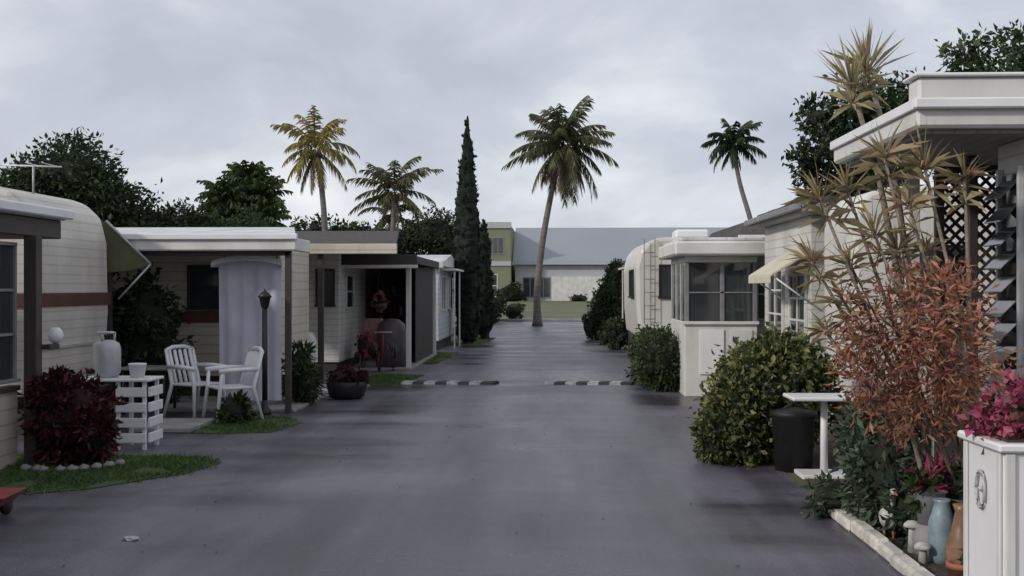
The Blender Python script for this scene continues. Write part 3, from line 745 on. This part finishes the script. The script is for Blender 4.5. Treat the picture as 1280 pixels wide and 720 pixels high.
for xx in (1.975, 2.7): box(e, 'front_trim', xx, xx+.045, 4.955, 4.969, 0, .975, M['white'])
pts = [(1.958, 5.2+.05*math.cos(t*math.pi/10), .78+.085*math.sin(t*math.pi/10)) for t in range(21)]
tube(e, 'oval_ornament', pts, .008, M['galv'], 6)
lathe(e, 'ornament_knob', (1.96, 5.2, .77), [(.001, 0), (.014, .005), (.014, .02), (.001, .025)], M['galv'], 8)
box(e, 'soil', 2.0, 2.72, 5.0, 5.39, 1.021, 1.03, M['soil'], 0)
e = empty('pink_flowering_plant')
foliage('undergrowth', [((2.3, 5.2, 1.10), (.32, .16, .13)), ((2.5, 5.2, 1.14), (.28, .16, .16))], 900, .06, L_dark, parent=e)
foliage('blossoms', [((2.22, 5.18, 1.14), (.26, .18, .12)), ((2.4, 5.15, 1.2), (.28, .18, .14)), ((2.04, 5.2, 1.08), (.12, .14, .07)), ((2.6, 5.2, 1.18), (.22, .18, .14))], 2600, .045, L_purple, core=None, parent=e, elong=1.3, spread=.35)

# garden bed
sheet('garden_bed', [(2.2, 5.6), (3.25, 5.6), (3.25, 13), (2.35, 13), (2.2, 9)], .012, M['soil'])
e = empty('garden_edging')
for i in range(9):
    y = 5.7+i*.31; box(e, 'block', 2.06+R.uniform(-.012, .012), 2.17, y, y+.29, 0, .09+R.uniform(-.015, .01), M['kerbw'], .02)
box(e, 'end_block', 2.175, 2.5, 8.3, 8.42, 0, .1, M['kerbw'], .015)

e = empty('dracaena_plant')
V = []; F = []
base = Vector((2.66, 7.5, 0))
tips = [((1.77, 7.5, 2.30), 1), ((1.98, 7.6, 2.36), .9), ((2.2, 7.5, 2.56), 1.1), ((2.46, 7.5, 2.50), 1.1), ((2.1, 7.4, 2.06), 1), ((1.72, 7.5, 1.88), .9),
        ((2.36, 7.5, 2.24), .9), ((1.9, 7.4, 1.62), .9), ((2.72, 7.5, 2.42), .9), ((2.0, 7.6, 1.86), .8), ((1.82, 7.5, 1.40), .7), ((2.5, 7.6, 1.95), .7), ((2.28, 7.5, 1.95), .8)]
for t, sc in tips:
    t = Vector(t); b0 = base+Vector((R.uniform(-.16, .12), R.uniform(-.15, .15), 0)); m1 = b0.lerp(t, .5)+Vector((.16, 0, -.08))
    tube(e, 'cane', [b0, b0.lerp(m1, .5)+Vector((.04, 0, 0)), m1, m1.lerp(t, .6)+Vector((.0, 0, -.02)), t], [.024, .02, .016, .012, .010], M['cane'], 7)
    ax = (t-m1).normalized()+Vector((0, 0, .35))
    rosette(V, F, t, ax, 30, .27*sc, .013, 1.9, .5)
    rosette(V, F, t-ax.normalized()*.12, ax, 12, .22*sc, .012, 2.3, .8)
obj('leaves', V, F, L_drac, parent=e)
e = empty('tall_dracaena')
V = []; F = []
for pts in ([(2.95, 9.2, 0), (2.88, 9.2, 1.4), (2.62, 9.1, 2.6), (2.38, 9.0, 3.3)], [(2.95, 9.25, 0), (2.95, 9.25, 1.5), (2.72, 9.1, 2.8), (2.50, 9.0, 3.42)]):
    tube(e, 'cane', pts, [.04, .032, .024, .018], M['cane'], 8)
    rosette(V, F, pts[-1], (-.1, 0, 1), 40, .40, .018, 1.1, .25); rosette(V, F, Vector(pts[-1])+Vector((0, 0, -.12)), (0, 0, 1), 16, .26, .016, 2.0, .8)
obj('leaves', V, F, L_dractan, parent=e)
e = empty('copper_shrub')
b0 = Vector((2.66, 7.3, 0))
bl = [((2.22, 7.3, 1.42), (.33, .3, .36)), ((2.5, 7.3, 1.55), (.26, .28, .26)), ((2.52, 7.2, 1.2), (.26, .25, .26)), ((2.10, 7.3, 1.15), (.22, .22, .26)), ((2.35, 7.2, .95), (.27, .2, .22))]
for c, r in bl:
    for q in range(8):
        d = Vector((R.uniform(-1, 1)*r[0], R.uniform(-1, 1)*r[1], R.uniform(-1, 1)*r[2])); c = Vector(c)
        tube(e, 'stem', [b0+Vector((R.uniform(-.1, .1), R.uniform(-.1, .1), 0)), b0.lerp(c, .5)+Vector((.08, 0, -.05)), c, c+d], [.016, .011, .007, .003], M['bark'], 6)
foliage('foliage', bl, 4800, .075, L_salmon, core=None, parent=e, elong=4.5, spread=.42)

bush('garden_plants', [((2.3, 8.0, .32), (.2, .35, .33)), ((2.45, 7.6, .22), (.2, .3, .22)), ((2.5, 8.6, .5), (.3, .3, .45)), ((2.1, 8.4, .15), (.2, .2, .12))], 2800, .09, L_blue, elong=2.5)
bush('garden_plants', [((2.7, 6.7, .2), (.25, .3, .25)), ((2.9, 7.3, .4), (.25, .4, .4))], 900, .14, L_mid, elong=3)
e = empty('flowering_bromeliad'); V = []; F = []
rosette(V, F, (2.38, 7.2, .45), (0, -.1, 1), 40, .17, .03, 1.5, .5); rosette(V, F, (2.50, 7.3, .52), (0, -.1, 1), 30, .14, .03, 1.4, .5)
obj('leaves', V, F, L_purple, parent=e); lathe(e, 'pot', (2.4, 7.22, .2), [(.07, 0), (.10, .20), (.11, .22), (.08, .22)], M['greytrim']); lathe(e, 'stand', (2.4, 7.22, 0), [(.1, 0), (.1, .2)], M['concrete'], 12)
foliage('greens', [((2.4, 7.22, .42), (.16, .14, .08))], 200, .08, L_mid, core=None, parent=e)
e = empty('glazed_jar'); lathe(e, 'jar', (2.40, 7.0, 0), [(.06, 0), (.075, .05), (.08, .25), (.055, .33), (.045, .38), (.055, .40), (.04, .40)], M['bluepot'])
e = empty('ceramic_vase'); lathe(e, 'vase', (2.42, 6.72, 0), [(.05, 0), (.085, .08), (.09, .16), (.055, .28), (.035, .38), (.05, .42), (.03, .42)], M['brownpot'])
e = empty('terracotta_pot'); lathe(e, 'pot', (2.34, 6.5, 0), [(.05, 0), (.075, .1), (.085, .1), (.085, .13), (.065, .13), (.06, .09)], M['terra'])
def mush(x, y, hh):
    e = empty('garden_mushroom'); lathe(e, 'stem', (x, y, 0), [(.03, 0), (.024, hh*.6), (.02, hh)], M['stone'], 12)
    lathe(e, 'cap', (x, y, hh-.03), [(.02, 0), (.055, .005), (.05, .022), (.03, .04), (.005, .045)], M['stone'], 16)
mush(2.30, 7.25, .20); mush(2.27, 6.95, .13)
def gooselike(x, y, mt):
    e = empty('goose_figurine')
    v, f = ico((x, y, .15), (.06, .11, .075), 3, 0); obj('body', v, f, mt, parent=e, smooth=True)
    tube(e, 'neck', [(x, y-.06, .18), (x, y-.10, .26), (x, y-.09, .33)], [.035, .02, .018], mt, 10)
    v, f = ico((x, y-.11, .345), (.025, .038, .025), 2, 0); obj('head', v, f, mt, parent=e, smooth=True)
    tube(e, 'beak', [(x, y-.14, .343), (x, y-.19, .335)], [.012, .005], M['terra'], 8)
    for s in (-.03, .03): tube(e, 'leg', [(x+s, y, .1), (x+s, y-.01, .01)], .01, M['terra'], 6)
gooselike(2.27, 7.65, M['stone'])

bush('variegated_bush', [((2.12, 11.2, .58), (.50, .5, .54)), ((1.82, 11.0, .42), (.32, .4, .42)), ((2.45, 11.4, .66), (.38, .45, .46)), ((1.95, 11.2, .85), (.28, .3, .26)), ((2.25, 11.3, 1.04), (.26, .3, .2)), ((1.6, 10.9, .25), (.2, .25, .22))], 15000, .075, L_var, elong=1.8, spread=.3)
e = empty('side_table')
box(e, 'top', 2.12, 2.68, 9.95, 10.4, .70, .735, M['whiteclean'], .01)
tube(e, 'pedestal', [(2.45, 10.2, .04), (2.45, 10.2, .7)], [.035, .03], M['whiteclean'], 10); box(e, 'foot', 2.22, 2.66, 10.02, 10.38, .0, .04, M['whiteclean'])
e = empty('waste_bin'); lathe(e, 'bin', (2.25, 10.55, .0), [(.17, 0), (.2, .5), (.22, .51), (.22, .55), (.02, .59)], M['black'], 18)
tube(e, 'handle', [(2.15, 10.55, .57), (2.25, 10.55, .63), (2.35, 10.55, .57)], .012, M['black'], 6)

h = empty('camper_trailer')
prism_y(h, 'body', [(3.25, .45), (8, .45), (8, 2.78), (3.6, 2.78), (3.36, 2.72), (3.24, 2.58), (3.2, 2.4), (3.2, 1.6)], 12, 13.35, M['camperw'], .05)
box(h, 'stripe', 3.25, 8, 11.985, 11.999, 1.2, 1.3, M['canvas'], 0)
window(h, 'y', 12, 3.7, 4.4, 1.55, 2.15, 2, 1, M['galv'])
box(h, 'skirt', 3.3, 7.9, 12.1, 13.3, 0, .45, M['interior'])
h = empty('mobile_home')
box(h, 'walls', 3.2, 8.5, 14, 17, 0, 2.6, M['sidingw'])
box(h, 'roof', 2.98, 8.6, 13.5, 17.2, 2.6, 2.72, M['greytrim'], .02); box(h, 'roof_cap', 3.1, 8.6, 13.6, 17.1, 2.722, 2.80, M['roofd'], .01)
box(h, 'gutter', 2.92, 2.977, 13.5, 17.2, 2.64, 2.72, M['greytrim'], .01)
window(h, 'x', 3.2, 14.2, 15.1, 1.0, 1.85, 2, 3, M['white'], sgn=-1); window(h, 'x', 3.2, 15.6, 16.6, 1.0, 2.0, 2, 3, M['white'], sgn=-1)
hexa(h, 'canopy', [(2.68, 13.85, 1.84), (3.195, 13.85, 2.14), (3.195, 15.4, 2.14), (2.68, 15.4, 1.84), (2.68, 13.85, 1.87), (3.195, 13.85, 2.2), (3.195, 15.4, 2.2), (2.68, 15.4, 1.87)], M['canvas'])
for i in range(10):
    y = 13.87+i*.153; hexa(h, 'valance', [(2.675, y, 1.76), (2.685, y, 1.76), (2.685, y+.14, 1.76), (2.675, y+.14, 1.76), (2.675, y, 1.85), (2.685, y, 1.85), (2.685, y+.14, 1.85), (2.675, y+.14, 1.85)], M['canvas'])
for y in (13.9, 15.35): tube(h, 'canopy_stay', [(2.7, y, 1.86), (3.19, y, 1.5)], .012, M['whiteclean'], 6)

h = empty('sunroom_home')
box(h, 'lower_wall', 2.07, 3.2, 17.6, 19.6, 0, 1.17, M['white'], .01)
box(h, 'header', 2.07, 3.2, 17.6, 19.6, 2.1, 2.2, M['white'], .01)
box(h, 'roof', 1.88, 3.95, 17.25, 20.0, 2.2, 2.42, M['white'], .03); box(h, 'roof_top', 1.98, 3.95, 17.35, 19.95, 2.422, 2.48, M['roofw'], .02)
for x in (2.07, 2.62, 3.13): box(h, 'mullion_post', x, x+.07, 17.6, 17.67, 1.171, 2.099, M['greytrim'])
for y in (18.2, 18.85, 19.53): box(h, 'side_mullion', 2.07, 2.14, y, y+.07, 1.171, 2.099, M['galv'])
box(h, 'glass', 2.14, 3.13, 17.62, 17.64, 1.175, 2.095, M['glass'], 0); box(h, 'glass_side', 2.09, 2.11, 17.68, 19.52, 1.175, 2.095, M['glass'], 0)
box(h, 'transom', 2.141, 3.129, 17.6, 17.619, 1.62, 1.64, M['greytrim'], 0)
box(h, 'sill', 2.02, 3.22, 17.55, 17.598, 1.13, 1.18, M['white'])
box(h, 'cabinet_door', 2.3, 2.68, 17.575, 17.598, .35, 1.05, M['whiteclean']); box(h, 'cabinet_knob', 2.62, 2.65, 17.55, 17.574, .7, .74, M['dark'])
box(h, 'panel_trim', 2.78, 3.12, 17.58, 17.598, .2, 1.05, M['white'])
box(h, 'main_wall', 3.22, 9, 18.4, 23, 0, 2.5, M['sidingw'])
hexa(h, 'main_roof', [(3.0, 18.1, 2.5), (9.2, 18.1, 2.5), (9.2, 23.2, 2.5), (3.0, 23.2, 2.5), (3.2, 19, 2.8), (9, 19, 2.9), (9, 22.6, 2.9), (3.2, 22.6, 2.8)], M['roofd'])
box(h, 'roof_fascia', 2.98, 9.2, 18.04, 18.097, 2.45, 2.55, M['white'])
window(h, 'y', 18.4, 3.35, 3.9, 1.2, 2.0, 1, 2, M['white'])
box(h, 'roof_vent', 3.9, 4.5, 20, 20.6, 2.9, 3.1, M['galv'], .03)

h = empty('motorhome')
prism_y(h, 'body', [(1.98, .55), (4.6, .55), (4.6, 2.85), (2.45, 2.85), (2.2, 2.77), (2.0, 2.55), (1.9, 2.2), (1.92, 1.2)], 25.5, 30, M['camperw'], .08)
window(h, 'y', 25.5, 2.45, 3.6, 1.5, 2.2, 2, 1, M['dark'])
window(h, 'x', 1.91, 26.2, 27.4, 1.5, 2.1, 2, 1, M['dark'], sgn=-1)
box(h, 'bumper', 1.98, 4.6, 25.36, 25.498, .62, .82, M['galv'], .02)
for x in (1.98, 4.1):
    for y in (26.2, 29.0):
        tube(h, 'wheel', [(x, y, .36), (x+.25, y, .36)], .36, M['black'], 18)
for x in (2.08, 2.32): tube(h, 'ladder_rail', [(x, 25.4, .9), (x, 25.4, 2.8), (x, 25.8, 2.84)], .011, M['greytrim'], 6)
for i in range(6): tube(h, 'ladder_rung', [(2.08, 25.4, 1.0+.3*i), (2.32, 25.4, 1.0+.3*i)], .01, M['greytrim'], 6)
box(h, 'roof_ac', 2.9, 3.7, 26.5, 27.3, 2.86, 3.08, M['whiteclean'], .05)
home('mobile_home', 2.7, 9, 33, 37.5, 2.4, M['sidingw'], M['roofw'], -1)
home('mobile_home', 2.8, 9, 41.5, 46.5, 2.4, M['sidingc'], M['roofd'], -1)

bush('box_shrub', [((1.78, 18.6, .52), (.36, .5, .5)), ((1.72, 19.4, .5), (.33, .6, .52)), ((1.9, 18.5, .3), (.25, .3, .3))], 6500, .075, L_mid)
bush('conical_shrub', [((1.85, 37, .7), (.70, .7, .75)), ((1.95, 37, 1.4), (.55, .55, .65)), ((2.1, 37, 2.0), (.34, .35, .6)), ((1.4, 36.8, .5), (.35, .4, .5))], 9000, .11, L_dark, corek=.88)
bush('box_shrub', [((1.85, 31, .4), (.3, .4, .4)), ((1.7, 33.5, .35), (.25, .4, .35))], 1600, .12, L_dark)
bush('box_shrub', [((1.95, 22.5, .35), (.3, .8, .35))], 1800, .12, L_dark)
tree('broadleaf_tree', (6.2, 22, 0), [((6.2, 22, 5.1), (.8, .8, .6)), ((5.2, 22, 5.0), (.45, .6, .3)), ((5.6, 22, 4.4), (.65, .7, .5)), ((7.0, 22, 5.3), (.6, .6, .45)), ((6.6, 22, 4.5), (.9, .7, .65)), ((5.0, 22, 4.1), (.4, .5, .28)), ((5.9, 22, 3.7), (.9, .7, .55)), ((7.6, 22.5, 4.7), (.7, .6, .7)), ((5.3, 22, 3.4), (.5, .5, .4))], 9000, .14, L_dark, core=CORE, corek=.5, spread=.34)
tree('broadleaf_tree', (7.0, 16, 0), [((6.4, 16, 4.85), (.7, .6, .35)), ((7.2, 16, 5.0), (.7, .6, .4)), ((5.8, 16, 5.0), (.3, .4, .2)), ((6.9, 16.4, 4.4), (1, .6, .5))], 3600, .12, L_mid, core=None, spread=.4)

e = empty('red_garden_cart')
hexa(e, 'tray', [(-4.6, 7.9, .10), (-4.02, 7.95, .10), (-4.05, 8.3, .10), (-4.6, 8.3, .10), (-4.65, 7.85, .19), (-3.93, 7.9, .19), (-3.97, 8.35, .19), (-4.65, 8.35, .19)], M['red'])
for x in (-4.5, -4.1):
    for y in (7.92, 8.28): tube(e, 'wheel', [(x-.02, y, .07), (x+.02, y, .07)], .066, M['black'], 14)
v, f = ico((-2.83, 7.45, .015), (.05, .04, .015), 2, .3, 2); obj('white_stone', v, f, M['stone'])
def bump(x0, x1):
    e = empty('speed_bump'); n = 8
    for i in range(n):
        a = x0+(x1-x0)*i/n; b_ = x0+(x1-x0)*(i+1)/n-.004
        prof = [(-.17, .004), (-.1, .045), (0, .06), (.1, .045), (.17, .004)]
        sk = .06
        V = [(a+(sk if y > 0 else -sk if y < 0 else 0), 19.8+y, z) for y, z in prof]+[(b_+(sk if y > 0 else -sk if y < 0 else 0), 19.8+y, z) for y, z in prof]
        F = [(j, j+5, j+6, j+1) for j in range(4)]+[(0, 1, 2, 3, 4), (9, 8, 7, 6, 5)]
        obj('segment', V, F, M['bumpw'] if i % 2 == 0 else M['black'], parent=e)
bump(-2.6, -1.0); bump(-.1, 1.45)
V = []; F = []
for i in range(260):
    x = R.choice([R.gauss(1.9, .25), R.gauss(-3.2, .7), R.uniform(-3, 2)]); y = R.uniform(6.5, 26); x = min(x, 2.05)
    a = R.uniform(0, 6.28); s_ = R.uniform(.010, .022); o = len(V)
    V += [(x, y, .009), (x+s_*math.cos(a), y+s_*math.sin(a), .012), (x+1.6*s_*math.cos(a+.5), y+1.6*s_*math.sin(a+.5), .008), (x+s_*math.cos(a+1), y+s_*math.sin(a+1), .016)]; F.append((o, o+1, o+2, o+3))
obj('fallen_leaves', V, F, L_dead)

# ------------------------------------------------------------------ light
sd = Vector((-.95, -.62, .55)).normalized()
elv = math.asin(sd.z); az = math.atan2(sd.x, sd.y)
ld = bpy.data.lights.new('sun', 'SUN'); ld.energy = 2.2; ld.angle = math.radians(4); ld.color = (1, .93, .83)
lo = bpy.data.objects.new('sun', ld); COL.objects.link(lo); lo.rotation_euler = sd.to_track_quat('Z', 'Y').to_euler(); lo.location = (-20, -10, 20)

w = bpy.data.worlds.new('World'); scene.world = w; w.use_nodes = True
N = w.node_tree.nodes; L = w.node_tree.links; bg = N['Background']
sky = N.new('ShaderNodeTexSky'); sky.sky_type = 'NISHITA'; sky.sun_disc = False; sky.sun_elevation = elv; sky.sun_rotation = az % (2*math.pi)
tc = N.new('ShaderNodeTexCoord')
mp = N.new('ShaderNodeMapping'); mp.inputs['Scale'].default_value = (1, 1, 1.9); mp.inputs['Location'].default_value = (.55, 0, .42)
L.new(tc.outputs['Generated'], mp.inputs['Vector'])
n1 = N.new('ShaderNodeTexNoise'); n1.inputs['Scale'].default_value = 3.8; n1.inputs['Detail'].default_value = 7; n1.inputs['Roughness'].default_value = .52; n1.inputs['Distortion'].default_value = .25
L.new(mp.outputs['Vector'], n1.inputs['Vector'])
cr = N.new('ShaderNodeValToRGB'); e = cr.color_ramp.elements
e[0].position = .34; e[0].color = (.53, .56, .65, 1); e[1].position = .62; e[1].color = (.95, .96, .99, 1)
q = e.new(.45); q.color = (.62, .65, .73, 1)
q = e.new(.53); q.color = (.76, .79, .85, 1)
L.new(n1.outputs['Fac'], cr.inputs['Fac'])
sc = N.new('ShaderNodeVectorMath'); sc.operation = 'SCALE'; sc.inputs['Scale'].default_value = 10
L.new(cr.outputs['Color'], sc.inputs[0])
mx = N.new('ShaderNodeMixRGB'); mx.inputs['Fac'].default_value = .9
L.new(sky.outputs['Color'], mx.inputs['Color1']); L.new(sc.outputs['Vector'], mx.inputs['Color2'])
L.new(mx.outputs['Color'], bg.inputs['Color']); bg.inputs['Strength'].default_value = .1

# ------------------------------------------------------------------ camera
cd = bpy.data.cameras.new('camera'); cam = bpy.data.objects.new('camera', cd); COL.objects.link(cam)
cam.location = (0, 0, 1.7); cam.rotation_euler = (math.radians(90), 0, math.radians(2.05))
cd.sensor_width = 36; cd.lens = 39.4; cd.clip_end = 4000; cd.clip_start = .1
scene.camera = cam
